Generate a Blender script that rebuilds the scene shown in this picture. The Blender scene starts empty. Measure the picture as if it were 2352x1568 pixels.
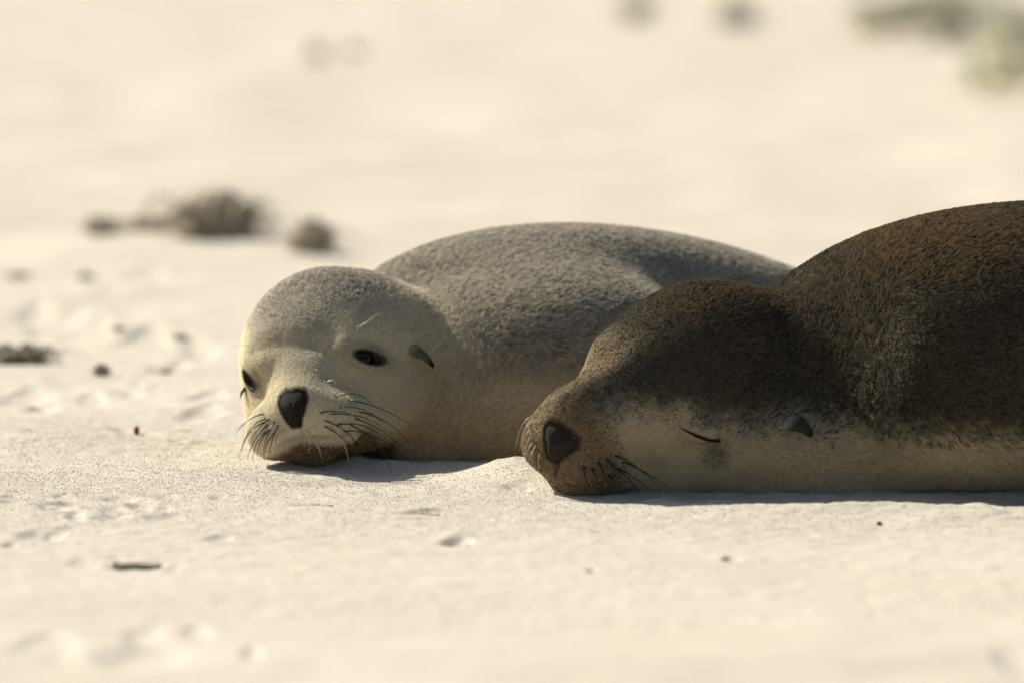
import bpy, bmesh, math, random
import numpy as np
from mathutils import Vector, Matrix
random.seed(7); rng = np.random.default_rng(11)
sc = bpy.context.scene
R = math.radians

# ------------------------------------------------------------------ camera
CAM_D, CAM_H, PITCH, WID = 10.0, 0.848, R(4.0), 1.10
cam = bpy.data.cameras.new('camera'); camo = bpy.data.objects.new('camera', cam)
sc.collection.objects.link(camo); sc.camera = camo
camo.location = (0, -CAM_D, CAM_H); camo.rotation_euler = (R(90) - PITCH, 0, 0)
cam.sensor_width = 36; cam.lens = 36 * CAM_D / WID
cam.clip_start = 0.5; cam.clip_end = 2000
cam.dof.use_dof = True; cam.dof.focus_distance = 10.0; cam.dof.aperture_fstop = 4.4; cam.dof.aperture_blades = 9

# ------------------------------------------------------------------ world, sun, exposure
SUN = Vector((-0.56, 0.54, 0.63)).normalized()          # towards the sun: behind and to the left, high
w = bpy.data.worlds.new('World'); sc.world = w; w.use_nodes = True
nt = w.node_tree; bg = nt.nodes['Background']; sky = nt.nodes.new('ShaderNodeTexSky')
sky.sky_type = 'NISHITA'; sky.sun_disc = False
sky.sun_elevation = math.asin(SUN.z); sky.sun_rotation = math.atan2(SUN.x, SUN.y)
sky.dust_density = 2.0; sky.air_density = 0.6
nt.links.new(sky.outputs[0], bg.inputs[0]); bg.inputs[1].default_value = 0.078
sl = bpy.data.lights.new('sun', 'SUN'); sl.energy = 5.0; sl.angle = R(0.53); sl.color = (1.0, 0.94, 0.815)
so = bpy.data.objects.new('sun', sl); sc.collection.objects.link(so)
so.rotation_euler = SUN.to_track_quat('Z', 'Y').to_euler()
sc.view_settings.view_transform = 'Standard'; sc.view_settings.look = 'None'
sc.view_settings.exposure = 0.46; sc.view_settings.gamma = 1.0
sc.cycles.use_denoising = True; sc.cycles.max_bounces = 8
sc.cycles.diffuse_bounces = 4; sc.cycles.transmission_bounces = 6
sc.cycles.sample_clamp_indirect = 6
sc.cycles_curves.shape = 'RIBBONS'
FUR = 1.0

# ------------------------------------------------------------------ helpers
UPV = np.array([0, math.sin(PITCH), math.cos(PITCH)]); FWD = np.array([0, math.cos(PITCH), -math.sin(PITCH)])
CP = np.array([0, -CAM_D, CAM_H]); S = WID / 2352 / CAM_D
def ray(px, py):
    return FWD + np.array([(px - 1176) * S, 0, 0]) - UPV * (py - 784) * S
def at(px, py, Y):                                    # point of the place seen at px,py that lies at depth Y
    d = ray(px, py); t = (Y + CAM_D) / d[1]
    return CP + d * t
def on_ground(px, py):
    d = ray(px, py); t = -CAM_H / d[2]
    return CP + d * t
def sstep(a, b, x):
    t = np.clip((x - a) / (b - a), 0, 1); return t * t * (3 - 2 * t)
def vnoise(p, seed=0):                                # smooth value noise in 0..1, p is (N,3)
    p = p + seed * 17.31
    i = np.floor(p).astype(np.int64); f = p - i; f = f * f * (3 - 2 * f)
    out = np.zeros(len(p))
    for dx in (0, 1):
        for dy in (0, 1):
            for dz in (0, 1):
                h = ((i[:, 0] + dx) * 73856093) ^ ((i[:, 1] + dy) * 19349663) ^ ((i[:, 2] + dz) * 83492791) ^ (seed * 2654435)
                h = (h ^ (h >> 13)) * 1274126177 & 0x7fffffff
                h = (h ^ (h >> 15)) & 0xffff
                out += (h / 65535.0) * np.where(dx, f[:, 0], 1 - f[:, 0]) * np.where(dy, f[:, 1], 1 - f[:, 1]) * np.where(dz, f[:, 2], 1 - f[:, 2])
    return out
def fbm(p, seed=0, n=3):
    o = 0; a = 1; s = 0
    for k in range(n): o = o + a * vnoise(p * 2 ** k, seed + k); s += a; a *= .5
    return o / s
def smin(a, b, k):
    h = np.clip(0.5 + 0.5 * (b - a) / k, 0, 1); return b + (a - b) * h - k * h * (1 - h)
def smax(a, b, k): return -smin(-a, -b, k)
def ell(p, c, r, M=None):
    q = p - np.asarray(c)
    if M is not None: q = q @ M                       # columns of M are the local axes
    r = np.asarray(r); k0 = np.linalg.norm(q / r, axis=1) + 1e-9; k1 = np.linalg.norm(q / (r * r), axis=1) + 1e-9
    return k0 * (k0 - 1) / k1
def rcone(p, a, b, ra, rb):
    a = np.asarray(a, float); b = np.asarray(b, float); ba = b - a
    t = np.clip((p - a) @ ba / (ba @ ba), 0, 1)
    return np.linalg.norm(p - a - t[:, None] * ba, axis=1) - (ra + (rb - ra) * t)
def polyd(p, pts):                                    # distance to a polyline
    d = np.full(len(p), 9.0)
    for a, b in zip(pts[:-1], pts[1:]): d = np.minimum(d, rcone(p, a, b, 0, 0))
    return d
def grad(f, p, e=0.0012):
    g = np.stack([f(p + np.eye(3)[k] * e) - f(p - np.eye(3)[k] * e) for k in range(3)], 1)
    return g / (np.linalg.norm(g, axis=1, keepdims=True) + 1e-9)
def cast(f, pts, t0=9.0):                             # where view lines meet the shape f
    pts = np.asarray(pts, float); D = np.stack([ray(x, y) for x, y in pts]); D /= np.linalg.norm(D, axis=1, keepdims=True)
    t = np.full(len(D), t0)
    for _ in range(90): t += np.clip(f(CP + D * t[:, None]), -.02, .03) * .7
    return CP + D * t[:, None]
def snets(f, lo, hi, h):                              # surface nets
    lo = np.array(lo, float); hi = np.array(hi, float); n = np.ceil((hi - lo) / h).astype(int) + 1
    X = [lo[k] + h * np.arange(n[k]) for k in range(3)]
    V = np.empty(n, np.float32)
    gy, gz = np.meshgrid(X[1], X[2], indexing='ij'); B = 24
    for i in range(0, n[0], B):
        xs = X[0][i:i + B]
        P = np.empty((len(xs), n[1], n[2], 3)); P[..., 0] = xs[:, None, None]; P[..., 1] = gy; P[..., 2] = gz
        V[i:i + B] = f(P.reshape(-1, 3)).reshape(P.shape[:3])
    ins = V < 0
    c = np.zeros(n - 1, np.uint8)
    for a in (0, 1):
        for b in (0, 1):
            for d in (0, 1): c += ins[a:n[0] - 1 + a, b:n[1] - 1 + b, d:n[2] - 1 + d]
    act = (c > 0) & (c < 8); ijk = np.argwhere(act); idx = -np.ones(n - 1, int); idx[act] = np.arange(len(ijk))
    acc = np.zeros((len(ijk), 3)); cnt = np.zeros(len(ijk))
    cor = [(a, b, d) for a in (0, 1) for b in (0, 1) for d in (0, 1)]
    val = {q: V[ijk[:, 0] + q[0], ijk[:, 1] + q[1], ijk[:, 2] + q[2]] for q in cor}
    for q in cor:
        for k in range(3):
            if q[k]: continue
            r = list(q); r[k] = 1; r = tuple(r); a, b = val[q], val[r]; m = (a < 0) != (b < 0)
            t = np.where(m, a / np.where(m, a - b, 1), 0)
            pt = np.tile(np.array(q, float), (len(t), 1)); pt[:, k] += t
            acc[m] += pt[m]; cnt[m] += 1
    P = lo + (ijk + acc / cnt[:, None]) * h
    F = []
    for k in range(3):
        u, v = (k + 1) % 3, (k + 2) % 3
        s0 = [slice(None)] * 3; s1 = [slice(None)] * 3; s0[k] = slice(0, -1); s1[k] = slice(1, None)
        a = ins[tuple(s0)]; b = ins[tuple(s1)]; e = np.argwhere(a != b)
        e = e[(e[:, u] > 0) & (e[:, v] > 0) & (e[:, u] < n[u] - 1) & (e[:, v] < n[v] - 1)]
        sg = a[e[:, 0], e[:, 1], e[:, 2]]
        q = []
        for du, dv in ((0, 0), (1, 0), (1, 1), (0, 1)):
            g = e.copy(); g[:, u] -= du; g[:, v] -= dv; q.append(idx[g[:, 0], g[:, 1], g[:, 2]])
        q = np.stack(q, 1); q[~sg] = q[~sg][:, ::-1]; F.append(q)
    F = np.concatenate(F); F = F[(F >= 0).all(1)]
    for _ in range(2): P -= grad(f, P) * np.clip(f(P), -h, h)[:, None] * .8
    return P, F
def mesh_of(name, P, F, mat, parent=None, base=(0, 0, 0), smooth=True):
    me = bpy.data.meshes.new(name); P = np.asarray(P, np.float32); F = np.asarray(F, np.int32)
    me.vertices.add(len(P)); me.vertices.foreach_set('co', P.ravel())
    k = F.shape[1]; me.loops.add(F.size); me.loops.foreach_set('vertex_index', F.ravel())
    me.polygons.add(len(F)); me.polygons.foreach_set('loop_start', np.arange(len(F), dtype=np.int32) * k)
    try: me.polygons.foreach_set('loop_total', np.full(len(F), k, np.int32))
    except Exception: pass
    me.update(calc_edges=True); me.validate()
    if smooth: me.polygons.foreach_set('use_smooth', np.ones(len(me.polygons), bool))
    me.materials.append(mat)
    o = bpy.data.objects.new(name, me); sc.collection.objects.link(o)
    if parent: o.parent = parent; o.location = -Vector(base)
    return o
def empty(name, loc, label, cat, group=None):
    o = bpy.data.objects.new(name, None); sc.collection.objects.link(o); o.location = loc; o.empty_display_size = .1
    return tag(o, label, cat, group)
def tag(o, label, cat, group=None):
    o['label'] = label; o['category'] = cat
    if group: o['group'] = group
    return o
def add_col(o, name, col):
    a = o.data.attributes.new(name, 'FLOAT_COLOR', 'POINT')
    c = np.ones((len(o.data.vertices), 4), np.float32); c[:, :3] = col; a.data.foreach_set('color', c.ravel())
def tube(pts, r0, r1, ns=6, flat=1.0):
    pts = np.asarray(pts, float); n = len(pts); T = np.gradient(pts, axis=0); T /= np.linalg.norm(T, axis=1, keepdims=True)
    ref = np.array([.13, .31, .94]); V = []; F = []
    for i in range(n):
        a = np.cross(T[i], ref); a /= np.linalg.norm(a); b = np.cross(T[i], a); r = r0 + (r1 - r0) * i / (n - 1)
        for k in range(ns):
            an = 2 * math.pi * k / ns; V.append(pts[i] + (a * math.cos(an) + b * math.sin(an) * flat) * r)
    for i in range(n - 1):
        for k in range(ns): F.append((i * ns + k, i * ns + (k + 1) % ns, (i + 1) * ns + (k + 1) % ns, (i + 1) * ns + k))
    V.append(pts[0]); V.append(pts[-1]); c0 = len(V) - 2; c1 = len(V) - 1
    for k in range(ns):
        F.append((c0, (k + 1) % ns, k, k)); F.append((c1, (n - 1) * ns + k, (n - 1) * ns + (k + 1) % ns, (n - 1) * ns + (k + 1) % ns))
    V = np.array(V); me_f = [tuple(dict.fromkeys(f)) for f in F]
    return V, me_f
def poly_obj(name, V, F, mat, parent=None, base=(0, 0, 0), smooth=True):
    me = bpy.data.meshes.new(name); me.from_pydata([tuple(v) for v in V], [], F); me.update()
    if smooth: me.polygons.foreach_set('use_smooth', np.ones(len(me.polygons), bool))
    me.materials.append(mat); o = bpy.data.objects.new(name, me); sc.collection.objects.link(o)
    if parent: o.parent = parent; o.location = -Vector(base)
    return o
def bez(a, b, c, n=14):
    t = np.linspace(0, 1, n)[:, None]; a, b, c = map(np.asarray, (a, b, c))
    return a * (1 - t) ** 2 + 2 * b * t * (1 - t) + c * t * t

# ------------------------------------------------------------------ materials
def mat(name, col=(.5, .5, .5), rough=.6, spec=.5, bump=None, attr=None, var=0):
    m = bpy.data.materials.new(name); m.use_nodes = True; t = m.node_tree; p = t.nodes['Principled BSDF']
    p.inputs['Base Color'].default_value = (*col, 1); p.inputs['Roughness'].default_value = rough
    p.inputs['Specular IOR Level'].default_value = spec
    tc = t.nodes.new('ShaderNodeTexCoord')
    if attr:
        a = t.nodes.new('ShaderNodeAttribute'); a.attribute_name = attr; t.links.new(a.outputs['Color'], p.inputs['Base Color'])
    elif var:
        n = t.nodes.new('ShaderNodeTexNoise'); n.inputs['Scale'].default_value = var; n.inputs['Detail'].default_value = 5
        t.links.new(tc.outputs['Object'], n.inputs['Vector'])
        r = t.nodes.new('ShaderNodeValToRGB'); t.links.new(n.outputs['Fac'], r.inputs[0])
        r.color_ramp.elements[0].position = .3; r.color_ramp.elements[1].position = .7
        r.color_ramp.elements[0].color = (*[c * .55 for c in col], 1); r.color_ramp.elements[1].color = (*[min(1, c * 1.5) for c in col], 1)
        t.links.new(r.outputs[0], p.inputs['Base Color'])
    if bump:
        n = t.nodes.new('ShaderNodeTexNoise'); n.inputs['Scale'].default_value = bump[0]; n.inputs['Detail'].default_value = 4
        t.links.new(tc.outputs['Object'], n.inputs['Vector'])
        b = t.nodes.new('ShaderNodeBump'); b.inputs['Strength'].default_value = bump[1]; b.inputs['Distance'].default_value = bump[2]
        t.links.new(n.outputs['Fac'], b.inputs['Height']); t.links.new(b.outputs[0], p.inputs['Normal'])
    return m
M_skin = mat('pelt_skin', rough=.85, spec=.15, attr='pelt', bump=(600, .5, .001))
M_nose = mat('nose_leather', (.026, .022, .018), .75, .06, bump=(1100, .9, .0010))
M_eye = mat('wet_eye', (.007, .0055, .0045), .22, .22)
M_eye_dark = mat('lid_edge', (.008, .006, .005), .6, .2)
M_ear = mat('ear_skin', rough=.95, spec=.03, attr='pelt', bump=(900, .4, .0008))
M_wd = mat('whisker_dark', (.016, .011, .007), .35, .3)
M_wl = mat('whisker_pale', (.75, .62, .40), .35, .5)
for m_ in (M_wl,): m_.node_tree.nodes['Principled BSDF'].inputs['Transmission Weight'].default_value = .25
def fur_mat():
    m = bpy.data.materials.new('fur'); m.use_nodes = True; t = m.node_tree; t.nodes.clear()
    out = t.nodes.new('ShaderNodeOutputMaterial'); a = t.nodes.new('ShaderNodeAttribute'); a.attribute_name = 'fur_color'
    hi = t.nodes.new('ShaderNodeHairInfo')
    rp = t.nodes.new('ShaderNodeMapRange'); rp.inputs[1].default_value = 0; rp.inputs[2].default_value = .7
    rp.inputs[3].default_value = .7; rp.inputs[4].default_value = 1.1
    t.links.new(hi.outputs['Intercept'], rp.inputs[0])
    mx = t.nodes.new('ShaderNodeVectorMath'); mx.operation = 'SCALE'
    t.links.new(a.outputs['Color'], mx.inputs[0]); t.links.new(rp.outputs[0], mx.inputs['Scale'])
    d = t.nodes.new('ShaderNodeBsdfDiffuse'); tr = t.nodes.new('ShaderNodeBsdfTranslucent')
    h = t.nodes.new('ShaderNodeBsdfHair'); h.component = 'Reflection'; h.inputs['RoughnessU'].default_value = .25; h.inputs['RoughnessV'].default_value = .8
    hc = t.nodes.new('ShaderNodeMixRGB'); hc.inputs[0].default_value = .18; hc.inputs[2].default_value = (.9, .82, .66, 1)
    for n in (d, tr): t.links.new(mx.outputs[0], n.inputs['Color'])
    t.links.new(mx.outputs[0], hc.inputs[1]); t.links.new(hc.outputs[0], h.inputs['Color'])
    m1 = t.nodes.new('ShaderNodeMixShader'); m1.inputs[0].default_value = .42; t.links.new(d.outputs[0], m1.inputs[1]); t.links.new(tr.outputs[0], m1.inputs[2])
    m2 = t.nodes.new('ShaderNodeMixShader'); m2.inputs[0].default_value = .14; t.links.new(m1.outputs[0], m2.inputs[1]); t.links.new(h.outputs[0], m2.inputs[2])
    t.links.new(m2.outputs[0], out.inputs['Surface']); return m
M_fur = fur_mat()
def sand_mat():
    m = mat('sand', (.62, .56, .47), .85, .2); t = m.node_tree; p = t.nodes['Principled BSDF']; tc = t.nodes['Texture Coordinate']
    def noise(sc_, det=4):
        n = t.nodes.new('ShaderNodeTexNoise'); n.inputs['Scale'].default_value = sc_; n.inputs['Detail'].default_value = det
        t.links.new(tc.outputs['Object'], n.inputs['Vector']); return n
    g = noise(1300, 2); big = noise(3.0, 5); r = t.nodes.new('ShaderNodeValToRGB'); t.links.new(g.outputs['Fac'], r.inputs[0])
    r.color_ramp.elements[0].position = .34; r.color_ramp.elements[0].color = (.42, .38, .30, 1)
    r.color_ramp.elements[1].position = .52; r.color_ramp.elements[1].color = (.60, .55, .455, 1)
    e = r.color_ramp.elements.new(.72); e.color = (.70, .65, .555, 1)
    mx = t.nodes.new('ShaderNodeMixRGB'); mx.blend_type = 'MULTIPLY'; mx.inputs[0].default_value = 1
    r2 = t.nodes.new('ShaderNodeValToRGB'); t.links.new(big.outputs['Fac'], r2.inputs[0])
    r2.color_ramp.elements[0].position = .3; r2.color_ramp.elements[0].color = (.93, .92, .89, 1); r2.color_ramp.elements[1].position = .7
    t.links.new(r.outputs[0], mx.inputs[1]); t.links.new(r2.outputs[0], mx.inputs[2]); t.links.new(mx.outputs[0], p.inputs['Base Color'])
    b = t.nodes.new('ShaderNodeBump'); b.inputs['Strength'].default_value = .6; b.inputs['Distance'].default_value = .0014
    n2 = noise(700, 3); t.links.new(n2.outputs['Fac'], b.inputs['Height']); t.links.new(b.outputs[0], p.inputs['Normal'])
    return m
M_sand = sand_mat()
M_weed = mat('dry_seaweed', (.50, .44, .32), .8, .2, var=60, bump=(200, .5, .002))
M_weed2 = mat('wet_seaweed', (.36, .32, .23), .6, .3, var=60, bump=(200, .5, .002))
M_weed3 = mat('bleached_seaweed', (.66, .60, .46), .8, .2, var=60, bump=(200, .5, .002))
M_stick = mat('driftwood', (.30, .245, .17), .8, .2, var=80, bump=(300, .6, .001))
M_peb = mat('pebble', (.035, .03, .028), .45, .4, bump=(300, .5, .0006))
M_leaf = mat('red_leaf', (.30, .085, .04), .6, .3, var=300)
M_shrub = mat('shrub_leaf', (.70, .66, .50), .7, .3, var=8)
M_bark = mat('shrub_bark', (.16, .12, .08), .9, .2, var=30)

# ------------------------------------------------------------------ the sand
def gb(px, py, sx, sy, amp, rot=0):                   # one rise or hollow of the sand, by the spot it lies on
    g = on_ground(px, py); return (g[0], g[1], sx, sy, amp, rot)
BUMPS = [
    gb(1190, 1092, .065, .07, .022), gb(1120, 1110, .09, .05, .006),     # mound between the two muzzles
    gb(880, 1098, .10, .07, -.016), gb(700, 1075, .12, .05, -.004),       # hollow under the chin
    gb(330, 1030, .20, .10, .007), gb(100, 1022, .14, .08, .008),         # low ridge on the left
    gb(1950, 1172, .045, .03, .006), gb(2100, 1172, .04, .03, .005),
    gb(1740, 1166, .07, .03, .003), gb(2230, 1182, .06, .03, .005), gb(1480, 1152, .12, .03, .006), gb(2010, 1190, .03, .04, -.004), gb(2000, 1150, .45, .06, -.014),
    gb(0, 1000, .1, .3, .004),
]
DENTS = [  # px, py, half length, half depth, depth, the scuffs and prints in the sand
    (130, 1165, 50, .020, .006), (20, 1160, 30, .02, .006), (715, 1158, 45, .012, .004), (965, 1176, 50, .012, .005),
    (1050, 1238, 30, .045, .012), (313, 1290, 58, .06, .013), (402, 1295, 16, .04, .008), (90, 1228, 45, .05, .008),
    (185, 1285, 20, .05, .007), (215, 1020, 70, .03, .006), (60, 915, 60, .12, .012), (110, 930, 30, .06, .008),
    (212, 916, 30, .10, .010), (310, 908, 70, .05, .008), (480, 920, 35, .08, .009), (460, 957, 45, .08, .008), (90, 940, 35, .06, .006),
    (340, 772, 60, .18, .02), (460, 800, 40, .16, .014), (385, 838, 40, .12, .02), (110, 735, 80, .22, .02), (200, 757, 60, .2, .014),
    (460, 1025, 40, .04, .006), (290, 988, 30, .03, .005), (1690, 1280, 14, .03, .006), (1355, 1305, 12, .03, .006),
    (330, 1448, 38, .10, .016), (450, 1452, 32, .08, .014), (110, 1492, 70, .12, .016), (330, 1508, 90, .10, .018), (578, 1516, 20, .06, .016),
    (2330, 1520, 40, .1, .012), (600, 1300, 90, .05, .004), (1190, 1120, 30, .03, .004), (320, 652, 110, .2, .01),
]
rd = random.Random(5)
for i in range(34):                                    # scuffed patch on the left
    DENTS.append((rd.uniform(-20, 520), rd.choice([rd.uniform(865, 1045), rd.uniform(1140, 1300)]), rd.uniform(12, 42), rd.uniform(.018, .05), rd.uniform(.003, .007)))
for px in range(1470, 2500, 38): BUMPS.append(gb(px + rd.uniform(-15, 15), 1146 + (px - 1470) * .016 + rd.uniform(-6, 4), rd.uniform(.012, .03), rd.uniform(.012, .03), rd.uniform(.001, .0045)))
for px in range(640, 1230, 34): BUMPS.append(gb(px + rd.uniform(-12, 12), 1066 + (px - 640) * .018 + rd.uniform(-6, 4), rd.uniform(.012, .03), rd.uniform(.015, .04), rd.uniform(.001, .006)))
DENTS = [(on_ground(a, b)[0], on_ground(a, b)[1], c * WID / 2352 * (10 + on_ground(a, b)[1]) / 10, d, e) for a, b, c, d, e in DENTS]
def ground_h(x, y):
    x = np.asarray(x, float); y = np.asarray(y, float); sh = x.shape; x = x.ravel(); y = y.ravel()
    P = np.stack([x, y, np.zeros_like(x)], 1)
    r = np.hypot(x, y)
    z = (fbm(P * [3.2, 3.2, 1], 3, 3) - .5) * .016 * np.clip(.5 + r * .5, .5, 3) + (fbm(P * [14, 20, 1], 5, 3) - .5) * .006 * np.where(r < 4, 1, .0)
    z += (fbm(P * [.35, .35, 1], 9, 2) - .5) * .10 * sstep(1.5, 8, r)
    near = r < 1.6
    if near.any():
        Q = P[near]; z[near] += (vnoise(Q * [170, 170, 1], 21) - .5) * .0012 + (fbm(Q * [55, 60, 1], 25, 2) - .5) * .0028
    for cx, cy, sx, sy, a, rot in BUMPS: z += a * np.exp(-((x - cx) / sx) ** 2 - ((y - cy) / sy) ** 2)
    for cx, cy, lx, ly, dp in DENTS:
        u = ((x - cx) / lx); v = (y - cy) / ly
        wob = .25 * np.sin(x * 90 + cy * 50) + .2 * np.sin(x * 41 + cx * 70)
        k = u * u * .9 + (v + wob) ** 2
        dp = dp * np.where(cy < -.8, .3, np.where(cy < 1.0, .7, .4)); z += -dp * np.exp(-k * k) + dp * (.4 if cy > -.8 else .12) * np.exp(-(u * u) - ((v - 1.5 + wob) / .6) ** 2)      # a hollow with a lip behind it
    return z.reshape(sh)
def grow(start, step, end, k):
    o = []; v = start; s = step
    while v < end: s *= k; v += s; o.append(v)
    return o
gxp = grow(.80, .0028, 500, 1.045); xs = np.array([-v for v in gxp][::-1] + list(np.arange(-.8, .8001, .0028)) + gxp)
ys = np.array([-v for v in grow(.62, .0028, 40, 1.018)][::-1] + list(np.arange(-.62, .9, .0028)) + grow(.9, .0028, 900, 1.016))
GX, GY = np.meshgrid(xs, ys, indexing='ij'); GZ = ground_h(GX, GY)
nx, ny = GX.shape; ii = np.arange(nx * ny).reshape(nx, ny)
Fg = np.stack([ii[:-1, :-1], ii[1:, :-1], ii[1:, 1:], ii[:-1, 1:]], -1).reshape(-1, 4)
ground = mesh_of('sand', np.stack([GX, GY, GZ], -1).reshape(-1, 3), Fg, M_sand)
ground['kind'] = 'structure'; ground['label'] = 'pale cream beach sand with scuffs and low mounds'

# ------------------------------------------------------------------ sea lions
def head_sdf(q, hs):                                  # q in head axes: x forward, y left, z up, metres
    d = ell(q, (-.095, .010 if hs < 1.05 else 0, -.018 if hs < 1.05 else -.010), (.125, .099, .071))
    d = smin(d, ell(q, (-.050, 0, -.020), (.090, .083, .068)), .03)
    d = smin(d, rcone(q, (-.09, 0, -.006), (-.15, .042 if hs < 1.05 else .01, -.062), .078, .080), .04)          # nape
    if hs > 1.05: d = smin(d, rcone(q, (.0, 0, -.011), (.077, 0, -.009), .053, .046), .035)
    else: d = smin(d, rcone(q, (.0, 0, -.020), (.081, 0, -.022), .047, .037), .03)
    d = smin(d, ell(q, (-.040, 0, .026), (.045, .062, .026)), .03)                      # forehead           # snout
    for s in (-1, 1):
        d = smin(d, ell(q, (.080, s * (.031 if hs < 1.05 else .025), -.036), (.037, .035 if hs < 1.05 else .031, .032)), .018)          # whisker pads
        d = smin(d, ell(q, (-.008, s * .047, .022), (.030, .020, .015)), .022)          # brows
        d = smin(d, ell(q, (-.03, s * .045, -.055), (.07, .042, .038)), .03)            # cheeks
    d = smin(d, rcone(q, (-.08, 0, -.055), (.070, 0, -.064), .045, .026), .02)          # jaw
    if hs < 1.05: d = smin(d, ell(q, (-.035, .045, -.068), (.085, .065, .034)), .035)     # throat resting on the sand
    return d
class Seal: pass
def make_seal_shape(o, f, e, k, stations, neck_to, extra):
    s = Seal(); f = np.array(f, float); f /= np.linalg.norm(f); e = np.array(e, float); e -= f * (e @ f); e /= np.linalg.norm(e)
    u = np.cross(f, e); s.O = np.array(o); s.M = np.stack([f, e, u], 1); s.k = k
    st = []
    for px, py, Y, hw in stations:
        p = at(px, py, Y); st.append((p[0], Y, max(p[2], .03), hw))
    st = np.array(st); n = len(st); t = np.arange(n); tt = np.linspace(0, n - 1, 200)
    # Catmull-like smoothing: dense linear then box blur
    D = np.stack([np.interp(tt, t, st[:, c]) for c in range(4)], 1); ker = np.ones(21) / 21
    Dp = np.pad(D, ((10, 10), (0, 0)), mode='edge'); Dp[:10] = D[0] + (np.arange(-10, 0)[:, None]) * (D[1] - D[0]); Dp[-10:] = D[-1] + (np.arange(1, 11)[:, None]) * (D[-1] - D[-2])
    D = np.stack([np.convolve(Dp[:, c], ker, 'valid') for c in range(4)], 1)
    a = D[-1, :2] - D[0, :2]; a /= np.linalg.norm(a); b = np.array([-a[1], a[0]]); U = D[:, :2] @ a; W = D[:, :2] @ b
    s.a = np.array([a[0], a[1], 0.]); s.D = D; s.U = U
    def body(p):
        uu = p[:, :2] @ a; uc = np.clip(uu, U[0], U[-1]); off = p[:, :2] @ b - np.interp(uc, U, W)
        top = np.interp(uc, U, D[:, 2]); hw = np.interp(uc, U, D[:, 3]); over = uu - uc
        zc = top * .44; dz = p[:, 2] - zc; rz = np.where(dz > 0, top - zc, zc + .012)
        k0 = np.sqrt((off / hw) ** 2 + (dz / rz) ** 2) + 1e-6; L = np.sqrt(off ** 2 + dz ** 2) + 1e-6
        d = L * (1 - 1 / k0) * .92; d = np.where(k0 < .3, -.7 * np.minimum(hw, rz), d)
        return np.where(np.abs(over) > 0, np.sqrt(np.maximum(d, 0) ** 2 + over ** 2) + np.minimum(d, 0) * (np.abs(over) < 1e-9), d)
    def base(p):
        q = ((p - s.O) @ s.M) / k
        near = np.linalg.norm(q - [-.05, 0, 0], axis=1) < .38
        d = body(p)
        d = smin(d, rcone(p, s.O + s.M @ np.array([-.12, 0, -.04]) * k, neck_to[0], .070 * k, neck_to[1]), .035)
        for c, r, kk in extra: d = smin(d, ell(p, c, r), kk)
        h = np.full(len(p), 1.0)
        if near.any(): h[near] = head_sdf(q[near], k) * k
        return smin(d, h, .018)
    s.base = base; s.body = body
    return s
A = np.array
# --- pale sea lion, looking at the camera
s1 = make_seal_shape(at(712, 846, .24), (-.156, -.944, -.30), (.958, -.216, .181), 1.0,
    [(800, 690, .50, .085), (870, 630, .50, .115), (960, 577, .50, .14), (1080, 538, .50, .155), (1220, 518, .51, .155), (1360, 516, .55, .145),
     (1500, 530, .60, .135), (1650, 560, .65, .13), (1800, 610, .70, .12), (2000, 690, .76, .10), (2250, 830, .82, .07), (2500, 960, .88, .035)],
    (at(1040, 880, .42), .105), [(at(1290, 862, .40), (.170, .125, .118), .045), (at(1090, 990, .36), (.17, .12, .075), .05)])
# --- dark sea lion, asleep, in front
s2 = make_seal_shape(at(1481, 916, -.12), (-.72, -.64, -.25), (.62, -.58, -.52), 1.13,
    [(1690, 740, .14, .09), (1755, 676, .12, .12), (1850, 610, .07, .150), (1950, 554, .01, .172), (2050, 518, -.04, .188), (2150, 492, -.05, .198), (2250, 476, -.06, .203),
     (2352, 467, -.06, .205), (2500, 462, -.05, .205), (2800, 490, .0, .19), (3150, 600, .09, .15), (3500, 760, .17, .10), (3800, 900, .22, .04)],
    (at(1930, 890, .0), .125), [(at(1800, 1040, -.06), (.16, .12, .07), .05)])

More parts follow.
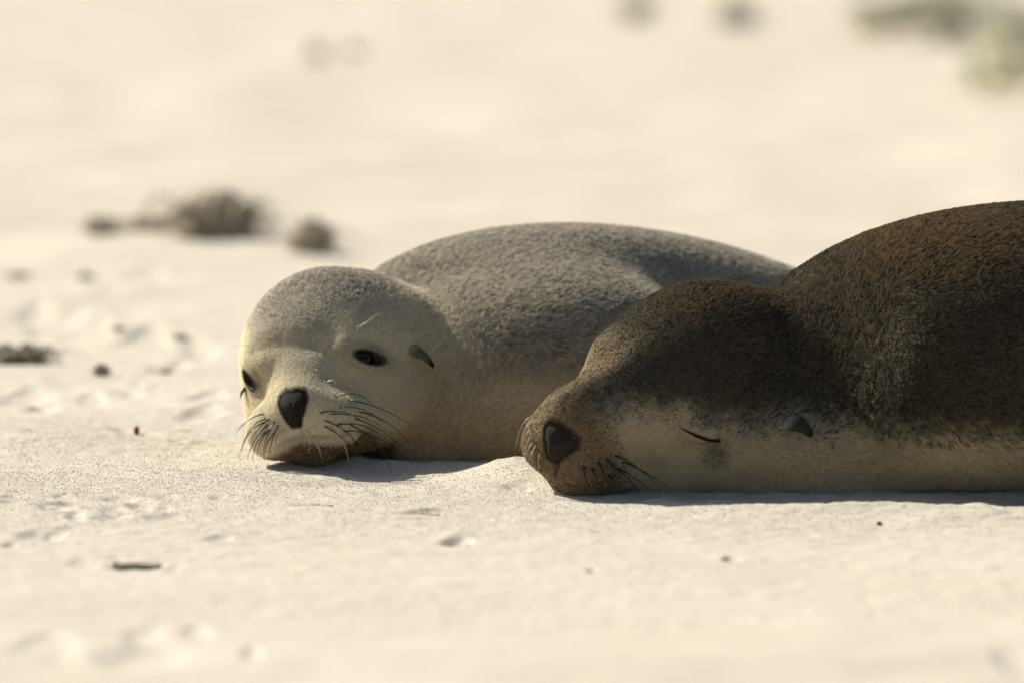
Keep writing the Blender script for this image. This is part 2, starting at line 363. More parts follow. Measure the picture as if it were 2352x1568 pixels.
def almond(p, c, n, t, hl, hh):                       # distance-like measure in the tangent plane
    b = np.cross(n, t); q = p - c; return np.sqrt((q @ t / hl) ** 2 + (q @ b / hh) ** 2), q @ n
def finish(s, eyes, slits, nose_pts, mouth, creases):
    """eyes: list of (px,py,px2,py2,halfheight) inner and outer corners of open eyes; slits: lists of px points of closed eyes"""
    s.eyes = []; s.slits = []; base = s.base; k = s.k
    for a, b, hh in eyes:
        P = cast(base, [a, b, ((a[0] + b[0]) / 2, (a[1] + b[1]) / 2)]); n = grad(base, P[2:3], .004)[0]
        t = P[1] - P[0]; hl = np.linalg.norm(t) / 2; t /= np.linalg.norm(t); t -= n * (t @ n); t /= np.linalg.norm(t)
        s.eyes.append((P[2], n, t, hl, hh))
    for pts in slits: s.slits.append(cast(base, pts))
    s.mouth = [cast(base, m) for m in mouth]; s.creases = [(cast(base, c), w_, dp) for c, w_, dp in creases]
    def f(p):
        d = base(p)
        near = np.linalg.norm(p - s.O, axis=1) < .30
        if not near.any(): return d
        q = p[near]; dn = d[near]
        for c, n, t, hl, hh in s.eyes:
            b = np.cross(n, t); M = np.stack([t, b, n], 1)
            ring = ell(q, c, (hl * 1.25, hh * 1.9, .008), M)                 # swollen lids
            dn = smin(dn, ring, .006)
            dn = smax(dn, -ell(q, c + n * .003, (hl * .86, hh * 1.05, .012), M), .0015)
        for sl_ in s.slits:
            dd = polyd(q, sl_); dn = smin(dn, ell(q, sl_.mean(0) - s.M[:, 2] * -.006, (.021, .021, .013)) + .0012, .012)
            dn = dn + .0028 * np.exp(-(dd / .0016) ** 2)
        for m in s.mouth:
            dd = polyd(q, m); dn = dn + (.0045 if k > 1.05 else .0012) * np.exp(-(dd / .003) ** 2)
        for c, w_, dp in s.creases:
            dd = polyd(q, c); dn = dn + dp * np.exp(-(dd / w_) ** 2)
        d[near] = dn; return d
    s.f = f
    # nose pad: the tip of the snout, cut to the outline nose_pts (local y,z), a little proud of the skin
    NP = A(nose_pts, float); NC = NP.mean(0)
    def nose(p):
        q = ((p - s.O) @ s.M) / k; y, z = q[:, 1], q[:, 2]
        d2 = np.full(len(p), 9.); inside = np.zeros(len(p), bool); n = len(NP)
        for i in range(n):
            ax, ay = NP[i]; bx, by = NP[(i + 1) % n]; ex, ey = bx - ax, by - ay
            t = np.clip(((y - ax) * ex + (z - ay) * ey) / (ex * ex + ey * ey), 0, 1)
            d2 = np.minimum(d2, np.hypot(y - ax - ex * t, z - ay - ey * t))
            c = ((ay > z) != (by > z)) & (y < ex * (z - ay) / (ey + 1e-12) + ax); inside ^= c
        sg_ = np.where(inside, -d2, d2)
        prism = (sg_ - .0035) * k
        prism = np.where(q[:, 0] > .06, prism, .05)
        d = smax(base(p) - .0010 - .0050 * sstep(.004, -.013, sg_), prism, .008)
        for sgn in (-1, 1):                                                  # nostril slits
            X3 = s.M[:, 0] * .0030
            X3 = s.M[:, 0] * .0038
            aa = cast1(base, s, .5, NC[0] + sgn * .0095, -.003) + X3; bb = cast1(base, s, .5, NC[0] + sgn * .0078, -.008) + X3; cc = cast1(base, s, .5, NC[0] + sgn * .0045, -.014) + X3
            d = smax(d, -np.minimum(rcone(p, aa, bb, .0012 * k, .0030 * k), rcone(p, bb, cc, .0030 * k, .0014 * k)), .0012)
        X3 = s.M[:, 0] * .005
        return smax(d, -(rcone(p, cast1(base, s, .5, NC[0], .003) + X3, cast1(base, s, .5, NC[0], -.02) + X3, .0008, .0012)), .0012)
    s.nose = nose; s.NP = NP
_c1 = {}
def cast1(f, s, x0, y, z):                            # hit the snout from in front along the head axis
    key = (id(s), y, z)
    if key in _c1: return _c1[key]
    p = s.O + s.M @ A([.25, y, z]) * s.k
    for _ in range(120):
        p = p - s.M[:, 0] * np.clip(f(p[None])[0], -.01, .02) * .7
    _c1[key] = p; return p
NOSE_ = [(-.0185, .0045), (-.0165, .0105), (-.008, .0135), (.008, .0135), (.0165, .0105), (.0185, .0045), (.0115, -.010), (.0035, -.0235), (-.0035, -.0235), (-.0115, -.010)]
NOSE = [(a * .74, b * .80 - .0015) for a, b in NOSE_]
finish(s1, [((806, 812), (878, 829), .0066), ((566, 856), (592, 882), .0085)], [],
       NOSE, [[(640, 1022), (660, 1012), (697, 1002), (740, 1004), (800, 996), (850, 980)]], [([(690, 962), (694, 985), (697, 1002)], .0022, .003), ([(590, 800), (640, 784), (700, 788), (748, 774)], .014, .0050)])
finish(s2, [], [[(1563, 978), (1590, 993), (1620, 1005), (1650, 1012)]],
       [(a * 1.10 + .006, b * 1.02 + .001) for a, b in NOSE], [[(1281, 1040), (1277, 1070), (1274, 1096)]], [([(1268, 1098), (1300, 1112), (1360, 1122)], .004, .003)])

# ---- pelage: the coat's colours, plus a sunlit snout edge painted on the dark one
def mixc(c, k, col): return c * (1 - k[:, None]) + A(col) * k[:, None]
def pelt1(p, s=s1):
    q = ((p - s.O) @ s.M); N = len(p)
    top = np.interp(p @ s.a, s.U, s.D[:, 2]); n = fbm(p * 9, 31, 3) - .5
    dors = A([.52, .475, .38]); cream = A([.84, .76, .55])
    zline = .088 - .02 * sstep(0, .4, p[:, 0]) + n * .035
    k = sstep(-.022, .028, p[:, 2] - zline)
    # on the head: grey from the brow back over the crown, cream cheeks and muzzle
    hk = sstep(-.012, .02, q[:, 2] - (.030 - .25 * np.minimum(q[:, 0] + .05, 0) * -1 * .0) + np.clip(-q[:, 0] - .07, -.02, .05) * .35 - np.abs(q[:, 1]) * .10 + n * .02)
    front = sstep(.185, .135, np.linalg.norm(q - [-.05, 0, -.02], axis=1))
    k = k * (1 - front) + hk * front
    bridge = np.exp(-(q[:, 1] / .026) ** 2) * sstep(-.01, .012, q[:, 2]) * sstep(.10, .06, q[:, 0]) * sstep(-.1, 0, q[:, 0]) * .65
    k = np.maximum(k, bridge)
    c = mixc(np.tile(cream, (N, 1)), k, dors)
    # stain of the throat and flank, brown chin
    st = sstep(.12, .03, p[:, 2] + n * .08) * sstep(.42, .10, np.abs(p[:, 0] - .04)) * .52 * sstep(.02, -.02, q[:, 0] - .03)
    c = mixc(c, np.clip(st, 0, 1) * .95, (.74, .54, .24))
    mz_ = -.0400 - .29 * np.abs(q[:, 1]); ch = .9 * sstep(.003, -.010, q[:, 2] - mz_) * sstep(.078, .06, np.abs(q[:, 1])) * sstep(-.06, .0, q[:, 0])
    c = mixc(c, ch, (.36, .25, .13))
    mu = np.exp(-((q[:, 0] - .10) / .03) ** 2 - (q[:, 1] / .016) ** 2 - ((q[:, 2] + .052) / .016) ** 2) * .7
    c = mixc(c, mu, (.26, .16, .07))
    for e in s.eyes:
        r, h = almond(p, *e[:3], e[3] * 1.0, e[4] * 1.15)
        k2 = sstep(1.50, 1.10, r + n * .6) * (np.abs(h) < .02); c = mixc(c, k2, (.028, .022, .016))
        k3 = np.exp(-((r - 1.2) / 1.0) ** 2) * .35 * (np.abs(h) < .02); c = mixc(c, k3, (.22, .18, .12))
    for m in s.mouth: c = mixc(c, np.exp(-(polyd(p, m) / .003) ** 2) * .35, (.10, .065, .035))
    c = mixc(c, sstep(.0030, .0006, s.nose(p)), (.035, .028, .02))
    return c
def pelt2(p, s=s2):
    q = ((p - s.O) @ s.M) / s.k; N = len(p); n = fbm(p * 9, 41, 3) - .5
    dark = A([.108, .092, .062]); tan = A([.70, .595, .39])
    zline = .066 + n * .03 + .018 * np.exp(-((p[:, 0] - .10) / .10) ** 2); k = sstep(-.022, .030, p[:, 2] - zline + (vnoise(p * 150, 44) - .5) * .02); hk = k
    c = mixc(np.tile(tan, (N, 1)), k, dark)
    red = np.exp(-((q[:, 0] + .10) / .07) ** 2 - ((q[:, 1] + .01) / .06) ** 2) * sstep(0, .04, q[:, 2]); c = mixc(c, red * .38, (.17, .095, .05))
    br = np.exp(-((p[:, 0] - .44) / .16) ** 2 - ((p[:, 2] - .27) / .035) ** 2); c = mixc(c, br * .6, (.20, .13, .06))
    mz = sstep(.058, .098, q[:, 0] - np.clip(q[:, 2], -.1, .02) * .3); c = mixc(c, mz * .8 * (1 - hk * .5), (.17, .10, .05))
    sun_rim = sstep(-.008, -.030, q[:, 1]) * sstep(-.02, .02, q[:, 0]) * sstep(-.03, .0, q[:, 2]); c = mixc(c, sun_rim * .6, (.48, .39, .25))  # sunlight on the snout's far upper edge, painted in as a paler tone
    ed = np.linalg.norm(p - s.ears[0][0], axis=1); c = mixc(c, np.exp(-(ed / .020) ** 2) * .7, (.62, .52, .34))
    for e in s.slits:
        d = polyd(p, e); c = mixc(c, np.exp(-(d / .020) ** 2) * .6, (.72, .60, .40)); c = mixc(c, np.exp(-(d / .008) ** 2) * .35, (.24, .13, .05)); c = mixc(c, np.exp(-(d / .0022) ** 2), (.008, .006, .005))
    c = mixc(c, sstep(.006, .001, s.nose(p)), (.03, .024, .018))
    for m in s.mouth: c = mixc(c, np.exp(-(polyd(p, m) / .005) ** 2) * .85, (.04, .025, .015))
    tear = cast(s.base, [(1640, 1040)])[0]; d = np.linalg.norm(p - tear, axis=1) + n * .02; c = mixc(c, sstep(.026, .004, d) * .6 * (.5 + vnoise(p * 300, 4)), (.15, .115, .08))
    far = cast(s.base, [(1372, 822)])[0]; d = np.linalg.norm(p - far, axis=1); c = mixc(c, sstep(.035, .012, d) * .8, (.40, .30, .17))
    return c
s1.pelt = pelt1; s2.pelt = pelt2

def tri_sample(P, F, n):
    tr = np.concatenate([F[:, [0, 1, 2]], F[:, [0, 2, 3]]]) if F.shape[1] == 4 else F
    a, b, c = P[tr[:, 0]], P[tr[:, 1]], P[tr[:, 2]]; ar = np.linalg.norm(np.cross(b - a, c - a), axis=1) * .5
    k = rng.choice(len(tr), n, p=ar / ar.sum()); u = rng.random(n); v = rng.random(n); m = u + v > 1; u[m] = 1 - u[m]; v[m] = 1 - v[m]
    return a[k] + (b[k] - a[k]) * u[:, None] + (c[k] - a[k]) * v[:, None], ar.sum()
def add_fur(s, P, F, root, base, dens, hl):
    _, area = tri_sample(P, F, 10); n = int(area * dens * FUR)
    p, _ = tri_sample(P, F, n)
    p = p[(p[:, 2] > -.004) & (p[:, 0] < .72)]
    q = ((p - s.O) @ s.M) / s.k
    keep = rng.random(len(p)) < np.where(p[:, 1] > s.O[1] + .33, .45, 1)
    p, q = p[keep], q[keep]
    # bare places: eyes, lips, nose
    bare = np.zeros(len(p), bool)
    for e in s.eyes: r, h = almond(p, *e[:3], e[3], e[4] * 1.3); bare |= (r < 1.25) & (np.abs(h) < .02)
    for e in s.slits: bare |= polyd(p, e) < .0045
    for e in s.mouth: bare |= polyd(p, e) < .0018
    bare |= (s.nose(p) < .0004)
    p, q = p[~bare], q[~bare]
    N = grad(s.f, p)
    rq = np.linalg.norm(q - [-.05, 0, -.02], axis=1); head = sstep(.23, .15, rq)[:, None]
    flow = -s.M[:, 0] * head + (s.a + A([0, -.05, -.28])) * (1 - head)
    wob = np.stack([fbm(p * 22, 60 + k, 2) - .5 for k in range(3)], 1) * 1.1 + np.stack([vnoise(p * 130, 70 + k) - .5 for k in range(3)], 1) * .8
    flow = flow + wob + rng.normal(0, .16, p.shape)
    T = flow - N * np.sum(flow * N, 1, keepdims=True); T /= np.linalg.norm(T, axis=1, keepdims=True) + 1e-6
    face = sstep(.17, .10, np.linalg.norm(q - [.03, 0, -.02], axis=1)); L = hl * (1 - .62 * face) * rng.uniform(.7, 1.25, len(p))
    tuft = vnoise(p * 420, 81); tuft2 = vnoise(p * 190, 83)
    lift = (.20 + .42 * tuft ** 2 + .15 * tuft2 + .06 * rng.normal(0, 1, len(p)))[:, None]
    d0 = T + N * (lift + .25); d0 /= np.linalg.norm(d0, axis=1, keepdims=True); d1 = T + N * (lift - .12); d1 /= np.linalg.norm(d1, axis=1, keepdims=True)
    for ea, eb in s.ears: L = L * np.where(rcone(p, ea, eb, 0, 0) < .013, .35, 1)
    L = L[:, None]
    for e in s.mouth + s.slits: L = L * np.where(polyd(p, e) < .010, .5, 1)[:, None]
    K = np.stack([p - N * .0006, p + d0 * L * .45, p + d0 * L * .45 + d1 * L * .55], 1)
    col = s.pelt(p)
    Tn = np.stack([np.sum(p * N, 1) * 0, np.sum(p * T, 1), np.sum(p * np.cross(N, T), 1)], 1)
    fl = vnoise(np.stack([p[:, 0] * 430, p[:, 1] * 430, p[:, 2] * 430], 1) * 1.3, 91) * .6 + vnoise(p * 780, 92) * .4
    lum = 1.20 - 1.0 * sstep(.50, .36, fl) + .24 * rng.normal(0, 1, len(p)) + .35 * (fbm(p * 60, 95, 2) - .5)
    lum = np.clip(lum, .14, 1.7); lum = 1 + (lum - 1) * (1 - .78 * sstep(.43, .50, col.mean(1)))
    col = np.clip(col * lum[:, None], 0, .9)
    grit = (rng.random(len(p)) < .035 * sstep(.10, .0, p[:, 2])); col[grit] = (.8, .75, .62)
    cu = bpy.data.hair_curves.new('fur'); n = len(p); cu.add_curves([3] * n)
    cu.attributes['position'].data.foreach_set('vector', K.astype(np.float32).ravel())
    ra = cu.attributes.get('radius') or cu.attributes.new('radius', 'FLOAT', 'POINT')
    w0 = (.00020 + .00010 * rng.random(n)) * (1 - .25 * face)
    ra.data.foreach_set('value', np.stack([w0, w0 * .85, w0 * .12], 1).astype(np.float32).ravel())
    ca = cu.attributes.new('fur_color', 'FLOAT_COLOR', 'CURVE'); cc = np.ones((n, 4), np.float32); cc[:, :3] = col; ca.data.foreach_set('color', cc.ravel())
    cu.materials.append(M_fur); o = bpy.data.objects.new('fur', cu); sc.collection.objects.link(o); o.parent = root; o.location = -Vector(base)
    print('fur', n, 'area', area)
    return o
def refine(P, F, f, c, r):                            # split quads near c in four, for the face
    m = np.linalg.norm(P[F].mean(1) - c, axis=1) < r
    return P, F, m
def ear_spot(s, a, b):
    Pa = cast(s.base, [a])[0]; return Pa, at(b[0], b[1], Pa[1] - .006)
s1.ears = [ear_spot(s1, (940, 792), (984, 845))]; s2.ears = [ear_spot(s2, (1806, 968), (1864, 1014))]
def build_seal(s, label, lo, hi, dens, hl, group):
    base = (s.O[0], s.O[1], 0.0)
    root = empty('sea_lion', base, label, 'sea lion', group)
    P, F = snets(s.f, lo, hi, .0050)
    # finer skin over the head
    me = bpy.data.meshes.new('tmp'); me.from_pydata(P.tolist(), [], F.tolist()); bm = bmesh.new(); bm.from_mesh(me)
    ctr = Vector(s.O + s.M @ A([.02, 0, -.01])); 
    for rad in (.17, .155):
        ed = [e for e in bm.edges if (e.verts[0].co - ctr).length < rad and (e.verts[1].co - ctr).length < rad]
        bmesh.ops.subdivide_edges(bm, edges=ed, cuts=1, use_grid_fill=True)
    bmesh.ops.triangulate(bm, faces=bm.faces[:])
    bm.verts.ensure_lookup_table(); P = np.array([v.co[:] for v in bm.verts]); F = np.array([[v.index for v in fa.verts] for fa in bm.faces]); bm.free(); bpy.data.meshes.remove(me)
    for _ in range(3): P -= grad(s.f, P, .0008) * np.clip(s.f(P), -.003, .003)[:, None] * .8
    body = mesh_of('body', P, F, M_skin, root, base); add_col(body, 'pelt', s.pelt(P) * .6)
    nl = cast1(s.base, s, .5, 0, 0); Pn, Fn = snets(s.nose, nl - .045, nl + .045, .0014)
    mesh_of('nose', Pn, Fn, M_nose, root, base)
    for c, n, t, hl_, hh in s.eyes:
        b = np.cross(n, t); r = hl_ * 1.25
        bm = bmesh.new(); bmesh.ops.create_uvsphere(bm, u_segments=28, v_segments=18, radius=float(r))
        V = np.array([v.co[:] for v in bm.verts]) @ np.stack([t, b, n]) + (c - n * (r * .97 + .0012)); Fe = [tuple(v.index for v in fa.verts) for fa in bm.faces]; bm.free()
        poly_obj('eye', V, Fe, M_eye, root, base)
    add_fur(s, P, F, root, base, dens, hl)
    return root, base
def ear(s, root, base, a, b, lf, wid, col):          # folded cone of skin: from px a (root) to px b, out of the head
    Pa = cast(s.base, [a])[0]; n = grad(s.base, Pa[None], .004)[0]; d = at(b[0], b[1], Pa[1] - .006) - Pa; L = np.linalg.norm(d)
    t = d / L; side = np.cross(t, n); side /= np.linalg.norm(side); n2 = np.cross(side, t)
    c0 = Pa - n * .003; c2 = Pa + t * L * 1.05 + n * .009 * lf; c1 = Pa + t * L * .5 + n * .020 * lf
    pts = bez(c0, c1, c2, 9); rad = wid * A([.85, 1., 1., .92, .8, .66, .52, .38, .22])
    def fe(p):
        d_ = np.full(len(p), 9.)
        for i in range(8):
            a_, b_ = pts[i], pts[i + 1]; ba = b_ - a_; tt = np.clip((p - a_) @ ba / (ba @ ba), 0, 1); q = p - a_ - tt[:, None] * ba
            r = rad[i] + (rad[i + 1] - rad[i]) * tt; qs = q @ side; qn = q - qs[:, None] * side
            dd = np.sqrt(qs ** 2 + (np.linalg.norm(qn, axis=1) * 2.3) ** 2) - r; d_ = smin(d_, dd, .002)
        return d_
    P, F = snets(fe, pts.min(0) - .012, pts.max(0) + .012, .0012)
    o = mesh_of('ear', P, F, M_ear, root, base)
    k = sstep(.72, .98, ((P - Pa) @ t) / L); kb = sstep(.35, .0, ((P - Pa) @ t) / L) * .6; c = mixc(mixc(np.tile(A(col), (len(P), 1)), kb, (.50, .44, .32)), k, (.012, .009, .007)); c *= (.75 + .5 * vnoise(P * 900, 5))[:, None]
    add_col(o, 'pelt', c)
def whisker(s, root, base, pts, out, r=.00085, m=M_wd, drop=.0):
    """pts: root, bend, tip in px; out: how far bend and tip stand towards the viewer (metres)"""
    p0 = cast(s.base, [pts[0]])[0]
    b = at(pts[1][0], pts[1][1], p0[1] - out[0]); c = at(pts[2][0], pts[2][1], p0[1] - out[1])
    V, F = tube(bez(p0, 2 * b - (p0 + c) / 2, c, 14), r, r * .22, 6); poly_obj('whisker', V, F, m, root, base)

r1, b1 = build_seal(s1, 'pale grey and cream sea lion facing the camera with open dark eyes', (-.42, .02, -.02), (.95, 1.0, .32), 1100000, .0062, None)
ear(s1, r1, b1, (945, 797), (988, 843), .40, .0092, (.13, .108, .078))
ear(s1, r1, b1, (563, 886), (557, 912), .2, .0040, (.10, .08, .06))
W = whisker
for p, o_, m in [
    (((735, 948), (785, 945), (830, 965)), (.010, .015), M_wd), (((770, 912), (820, 905), (862, 935)), (.01, .02), M_wd),
    (((760, 950), (840, 960), (905, 1003)), (.02, .035), M_wd), (((800, 918), (880, 940), (955, 985)), (.02, .03), M_wd),
    (((775, 975), (855, 985), (925, 1050)), (.02, .03), M_wd), (((790, 990), (870, 1005), (960, 1075)), (.02, .035), M_wd),
    (((745, 965), (800, 995), (830, 1045)), (.01, .02), M_wd), (((815, 960), (880, 990), (938, 1042)), (.02, .03), M_wd),
    (((805, 975), (860, 1015), (900, 1085)), (.02, .03), M_wd), (((760, 985), (790, 1020), (800, 1060)), (.01, .02), M_wl),
    (((720, 1000), (733, 1030), (738, 1052)), (.01, .015), M_wl), (((780, 935), (845, 945), (900, 995)), (.015, .03), M_wd),
    (((825, 945), (890, 970), (942, 1020)), (.015, .03), M_wd), (((700, 985), (712, 1010), (708, 1040)), (.008, .012), M_wl),
    (((745, 978), (780, 1000), (812, 1030)), (.01, .02), M_wd), (((750, 878), (765, 873), (772, 884)), (.004, .004), M_wl),
    (((612, 962), (575, 985), (548, 1050)), (.01, .01), M_wd), (((605, 950), (570, 965), (538, 998)), (.01, .0), M_wd),
    (((615, 975), (585, 1010), (568, 1055)), (.01, .015), M_wd), (((622, 985), (600, 1010), (590, 1050)), (.012, .015), M_wd),
    (((630, 968), (612, 1005), (604, 1045)), (.015, .02), M_wd), (((610, 990), (588, 1020), (580, 1058)), (.01, .012), M_wd),
    (((640, 975), (625, 1010), (618, 1048)), (.012, .018), M_wd), (((608, 968), (572, 995), (555, 1040)), (.01, .005), M_wd),
    (((628, 995), (612, 1020), (606, 1055)), (.012, .014), M_wd), (((650, 985), (640, 1015), (634, 1045)), (.01, .014), M_wl),
    (((618, 962), (592, 985), (574, 1020)), (.012, .01), M_wd), (((635, 1000), (630, 1025), (624, 1050)), (.01, .012), M_wl)]:
    W(s1, r1, b1, p, o_, m=m)
for p in (((815, 752), (840, 740), (880, 713)), ((813, 770), (835, 745), (862, 742)), ((572, 795), (548, 793), (522, 800))):
    W(s1, r1, b1, p, (.008, .010), r=.00032, m=M_wl)

r2, b2 = build_seal(s2, 'dark brown sea lion asleep in front with closed eye and golden whiskers', (-.10, -.36, -.02), (1.30, .40, .38), 1000000, .0062, None)
sp = cast(s2.f, [(1563, 978), (1590, 993), (1620, 1005), (1652, 1013)]); sn = grad(s2.base, sp, .004); t_ = np.linspace(0, len(sp) - 1, 16); cp = np.stack([np.interp(t_, np.arange(len(sp)), (sp + sn * .0045)[:, c]) for c in range(3)], 1)
V1, F1 = tube(cp[:9], .0005, .0019, 8); V2, F2 = tube(cp[8:], .0019, .0012, 8); poly_obj('eyelid_slit', np.concatenate([V1, V2]), F1 + [tuple(j + len(V1) for j in f_) for f_ in F2], M_eye_dark, r2, b2)
ear(s2, r2, b2, (1806, 968), (1864, 1014), .9, .0120, (.052, .043, .031))
for p, o_, m in [
    (((1228, 938), (1200, 965), (1182, 1010)), (.0, -.01), M_wl), (((1226, 955), (1200, 975), (1184, 1030)), (.0, -.01), M_wl),
    (((1224, 970), (1205, 985), (1196, 1025)), (.0, -.005), M_wl), (((1222, 985), (1205, 1000), (1192, 1035)), (.0, -.005), M_wl),
    (((1222, 1000), (1210, 1020), (1204, 1060)), (.005, .0), M_wl), (((1224, 1015), (1212, 1035), (1208, 1062)), (.005, .0), M_wl),
    (((1232, 1020), (1222, 1045), (1224, 1075)), (.005, .005), M_wl), (((1228, 1030), (1216, 1050), (1216, 1072)), (.006, .004), M_wl),
    (((1240, 1040), (1236, 1065), (1240, 1092)), (.006, .006), M_wl), (((1232, 928), (1218, 945), (1206, 985)), (.0, -.01), M_wl),
    (((1412, 1045), (1460, 1070), (1515, 1118)), (.010, .012), M_wd), (((1420, 1075), (1455, 1095), (1490, 1120)), (.010, .010), M_wd),
    (((1375, 1060), (1388, 1090), (1400, 1115)), (.008, .008), M_wd), (((1395, 1055), (1415, 1075), (1425, 1090)), (.008, .008), M_wd),
    (((1430, 1060), (1475, 1080), (1540, 1122)), (.012, .012), M_wd), (((1405, 1068), (1440, 1095), (1462, 1122)), (.010, .010), M_wd), (((1360, 1075), (1372, 1100), (1385, 1125)), (.008, .008), M_wd),
    (((1398, 1090), (1410, 1105), (1420, 1120)), (.008, .006), M_wd), (((1340, 1070), (1345, 1100), (1355, 1120)), (.008, .006), M_wd)]:
    W(s2, r2, b2, p, o_, r=.0005 if m is M_wl else .0011, m=m)

# ------------------------------------------------------------------ small things on the sand
def gz(x, y): return float(ground_h(np.array([x]), np.array([y]))[0])
def lump_mesh(c, r, seed, rough=.35, h=None):
    r = A(r)
    def f(p): return ell(p, c, r) - (fbm((p - c) / r.max() * 3.0, seed, 3) - .5) * r.min() * 2 * rough * 1.6
    return snets(f, c - r * 1.7, c + r * 1.7, h or r.max() / 14)
def seaweed(px, py, wpx, hpx, label, group, m=M_weed, strands=26, seed=1, cat='seaweed'):
    g = on_ground(px, py); x, y = g[0], g[1]; k = WID / 2352 * (10 + y) / 10; R_ = wpx * k / 2; H = hpx * k; rr = random.Random(seed)
    base = (x, y, gz(x, y)); root = empty('seaweed_clump', base, label, cat, group)
    P, F = lump_mesh(A([x, y, base[2] + H * .30]), (R_ * .62, R_ * .55, H * .45), seed, .6); mesh_of('clump_core', P, F, m, root, base)
    VV = []; FF = []
    for i in range(int(strands * 1.8)):
        a = rr.uniform(0, 6.28); q = rr.random() ** .5 * R_ * .9; p0 = A([x + q * math.cos(a), y + q * math.sin(a) * .8, base[2] + rr.uniform(0, H * .7)])
        a2 = rr.uniform(0, 6.28); l = R_ * rr.uniform(.4, .9); p2 = p0 + A([l * math.cos(a2), l * math.sin(a2), -(p0[2] - base[2]) * .6])
        p1 = (p0 + p2) / 2 + A([0, 0, H * rr.uniform(.2, .7)])
        V, Fs = tube(bez(p0, p1, p2, 8), max(.0012, R_ * .05), max(.0006, R_ * .02), 5, .35); o0 = sum(len(v) for v in VV); VV.append(V); FF += [tuple(j + o0 for j in f_) for f_ in Fs]
    poly_obj('fronds', np.concatenate(VV), FF, m, root, base); return root
G1 = 'seaweed clumps on the sand'
seaweed(500, 560, 270, 122, 'big brown seaweed clump, largest and darkest blurred one behind the pale sea lion', G1, strands=60, seed=3)
seaweed(712, 582, 145, 92, 'round seaweed clump just right of the big blurred clump', G1, seed=4)
seaweed(232, 550, 100, 52, 'small blurred seaweed clump left of the big clump', G1, seed=5)
seaweed(352, 545, 170, 44, 'flat scrap of seaweed between the small and the big clump', G1, seed=6)
seaweed(728, 124, 58, 46, 'far seaweed clump, left and darker one of the blurred pair', G1, M_weed3, seed=7)
seaweed(812, 120, 50, 34, 'far seaweed clump, right and fainter one of the blurred pair', G1, M_weed3, seed=8)
seaweed(46, 828, 185, 52, 'tangled dark seaweed clump at the left edge of the photo', G1, M_weed2, strands=50, seed=9)
seaweed(40, 646, 70, 16, 'low smear of seaweed at the far left above the tangled clump', G1, seed=12)
seaweed(197, 650, 38, 20, 'single small seaweed tuft beside the low smear at far left', G1, seed=13)
seaweed(270, 757, 32, 16, 'small tan seaweed tuft above the dark clod', G1, seed=14)
seaweed(415, 776, 36, 16, 'small tan seaweed tuft nearest the pale sea lion forehead', G1, seed=15)
seaweed(232, 868, 46, 34, 'dark rounded seaweed clod on the sand left of the pale sea lion', G1, M_weed2, strands=14, seed=10)
seaweed(382, 844, 34, 14, 'small flat seaweed scrap between the dark clod and the pale sea lion', G1, seed=16)
seaweed(1462, 42, 100, 62, 'far round seaweed clump at the top edge, leftmost of the row', G1, M_weed3, seed=17)
seaweed(1690, 48, 115, 66, 'far broad seaweed clump at the top edge, second of the row', G1, M_weed3, seed=18)
seaweed(1985, 38, 80, 44, 'far small seaweed clump at the top edge, rightmost of the row', G1, M_weed3, seed=19)

def small(name, px, py, wpx, hpx, m, label, cat, seed, group=None, sink=.2):
    g = on_ground(px, py); x, y = g[0], g[1]; k = WID / 2352 * (10 + y) / 10; r = (wpx * k / 2, wpx * k / 2 * .9, hpx * k / 2)
    z = gz(x, y); P, F = lump_mesh(A([0, 0, 0.]), r, seed, .25, max(r) / 9); o = mesh_of(name, P, F, m); o.location = (x, y, z + r[2] * (1 - sink) * .9)
    return tag(o, label, cat, group)
small('pebble', 2020, 1194, 12, 11, M_peb, 'tiny round black pebble on lit sand below the dark sea lion', 'pebble', 31)
small('pebble', 1665, 1284, 22, 10, M_stick, 'flat brown pebble half buried in front of the dark sea lion', 'pebble', 33)
small('pebble', 1354, 1309, 18, 7, M_stick, 'thin sandy brown pebble flat in the foreground below the muzzles', 'pebble', 34)
def stick(px0, py0, px1, py1, r, label, seed):
    a = on_ground(px0, py0); b = on_ground(px1, py1); rr = random.Random(seed); pts = []
    for i in range(12):
        t = i / 11; p = a + (b - a) * t; p[2] = gz(p[0], p[1]) + r * .4; p[1] += rr.uniform(-r, r) * .5; pts.append(p)
    base = pts[0].copy(); V, F = tube(A(pts) - base, r, r * .55, 8); o = poly_obj('driftwood_stick', V, F, M_stick); o.location = base
    return tag(o, label, 'stick', 'driftwood bits in the sand')
stick(1028, 1238, 1076, 1240, .0042, 'short dark driftwood stick in the foreground below the gap between muzzles', 1)
stick(260, 1289, 368, 1291, .0055, 'long pale brown driftwood stick in the left foreground', 2)
stick(675, 1160, 765, 1163, .0013, 'thin twig in the sand under the pale sea lion chin', 3)
stick(920, 1176, 1010, 1184, .0013, 'thin twig slanting in the sand between the two sea lions', 4)
# red leaf
g = on_ground(313, 992); V = []; F = []
for i in range(7):
    t = i / 6; wd = .0035 * math.sin(math.pi * (t * .9 + .05)); z = .011 * t; V += [(-wd, .003 * t, z), (0, .003 * t + .0016, z), (wd, .003 * t, z)]
for i in range(6): F += [(3 * i, 3 * i + 1, 3 * i + 4, 3 * i + 3), (3 * i + 1, 3 * i + 2, 3 * i + 5, 3 * i + 4)]
lf = poly_obj('dry_leaf', V, F, M_leaf); lf.location = (g[0], g[1], gz(g[0], g[1]) - .001); lf.rotation_euler = (0, R(12), R(20))
md = lf.modifiers.new('thick', 'SOLIDIFY'); md.thickness = .0006
tag(lf, 'tiny reddish dry leaf upright in the sand left of the pale muzzle', 'leaf')

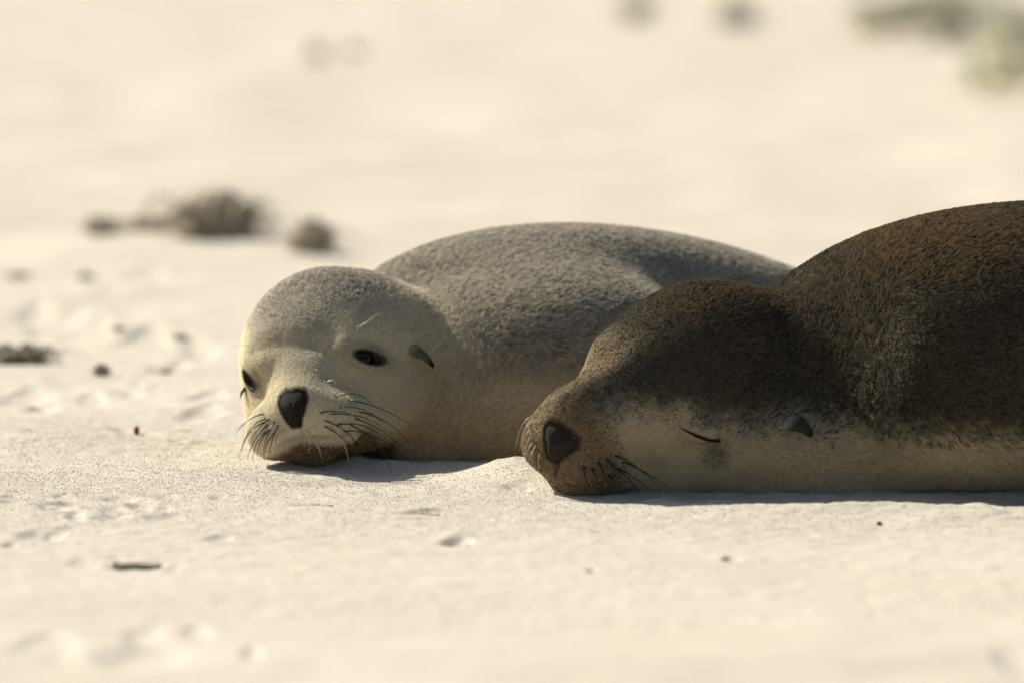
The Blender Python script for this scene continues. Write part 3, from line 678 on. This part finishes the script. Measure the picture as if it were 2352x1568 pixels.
# far shrub on the right
def shrub(x, y, rx, rz, label, seed, n=420):
    base = (x, y, 0); root = empty('dune_shrub', base, label, 'shrub', 'low dune shrubs in the background'); rr = np.random.default_rng(seed)
    d = rr.normal(0, 1, (n, 3)); d /= np.linalg.norm(d, axis=1, keepdims=True); rad = .55 + .45 * rr.random(n) ** .5
    cl = fbm(d * 2.2, seed, 2); rad = rad * (.65 + .7 * cl); P = d * rad[:, None] * A([rx, rx * .8, rz]); P[:, 2] = np.abs(P[:, 2]); P += A([x, y, 0])
    u = rr.normal(0, 1, (n, 3)); u /= np.linalg.norm(u, axis=1, keepdims=True); v = np.cross(u, rr.normal(0, 1, (n, 3))); v /= np.linalg.norm(v, axis=1, keepdims=True); Lf = .03
    V = np.stack([P - u * Lf, P + v * Lf * .35, P + u * Lf, P - v * Lf * .35], 1).reshape(-1, 3); F = np.arange(4 * n).reshape(n, 4)
    mesh_of('foliage', V, F, M_shrub, root, base, False)
    VV = []; FF = []
    for i in range(9):
        a = rr.uniform(0, 6.28); p2 = A([x + math.cos(a) * rx * .6, y + math.sin(a) * rx * .5, rz * .7]); V, Fs = tube(bez(A([x, y, -.02]), A([x, y, rz * .4]), p2, 6), .012, .004, 6)
        o0 = sum(len(k) for k in VV); VV.append(V); FF += [tuple(j + o0 for j in f_) for f_ in Fs]
    poly_obj('stems', np.concatenate(VV), FF, M_bark, root, base)
g1 = on_ground(2345, 215); g2 = on_ground(2170, 75)
shrub(g1[0] + .12, g1[1] + .2, .24, .20, 'blurred olive dune shrub in the top right corner', 51)
shrub(g2[0], g2[1], .22, .10, 'lower dune shrub left of the corner shrub', 52)

# loose grains of sand and bits of quartz around the animals
M_gr = mat('sand_grain', rough=.7, spec=.3, attr='grain'); M_gl = mat('quartz_grain', (.85, .82, .76), .12, .9)
ng = 60000; gx = rng.uniform(-.72, .72, ng); gy = rng.triangular(-.75, 0, .95, ng); gzz = ground_h(gx, gy)
sz = rng.uniform(.0003, .0008, ng); oc = A([[1, 0, 0], [-1, 0, 0], [0, 1, 0], [0, -1, 0], [0, 0, 1], [0, 0, -1.]])
ax = rng.normal(0, 1, (ng, 4)); ax /= np.linalg.norm(ax, axis=1, keepdims=True); qw, qx, qy, qz = ax.T
Rm = np.stack([np.stack([1 - 2 * (qy**2 + qz**2), 2 * (qx * qy - qz * qw), 2 * (qx * qz + qy * qw)], 1), np.stack([2 * (qx * qy + qz * qw), 1 - 2 * (qx**2 + qz**2), 2 * (qy * qz - qx * qw)], 1), np.stack([2 * (qx * qz - qy * qw), 2 * (qy * qz + qx * qw), 1 - 2 * (qx**2 + qy**2)], 1)], 1)
V = np.einsum('nij,kj->nki', Rm, oc * A([1, .75, .85])) * sz[:, None, None] + np.stack([gx, gy, gzz + sz * .5], 1)[:, None]
ot = A([[0, 2, 4], [2, 1, 4], [1, 3, 4], [3, 0, 4], [2, 0, 5], [1, 2, 5], [3, 1, 5], [0, 3, 5]])
Fo = (ot[None] + (np.arange(ng) * 6)[:, None, None]).reshape(-1, 3)
go = mesh_of('sand_grains', V.reshape(-1, 3), Fo, M_gr, smooth=False); go.data.materials.append(M_gl); go['kind'] = 'stuff'; go['label'] = 'loose pale and dark sand grains and quartz glints around the sea lions'; go['category'] = 'sand grains'
gc = A([.60, .55, .46]) * rng.uniform(.6, 1.25, ng)[:, None]; dk = rng.random(ng) < .055; gc[dk] = A([.20, .16, .11]) * rng.uniform(.5, 1.3, dk.sum())[:, None]
add_col(go, 'grain', np.repeat(gc, 6, 0)); mi = np.repeat((rng.random(ng) < .08).astype(np.int32), 8); go.data.polygons.foreach_set('material_index', mi)
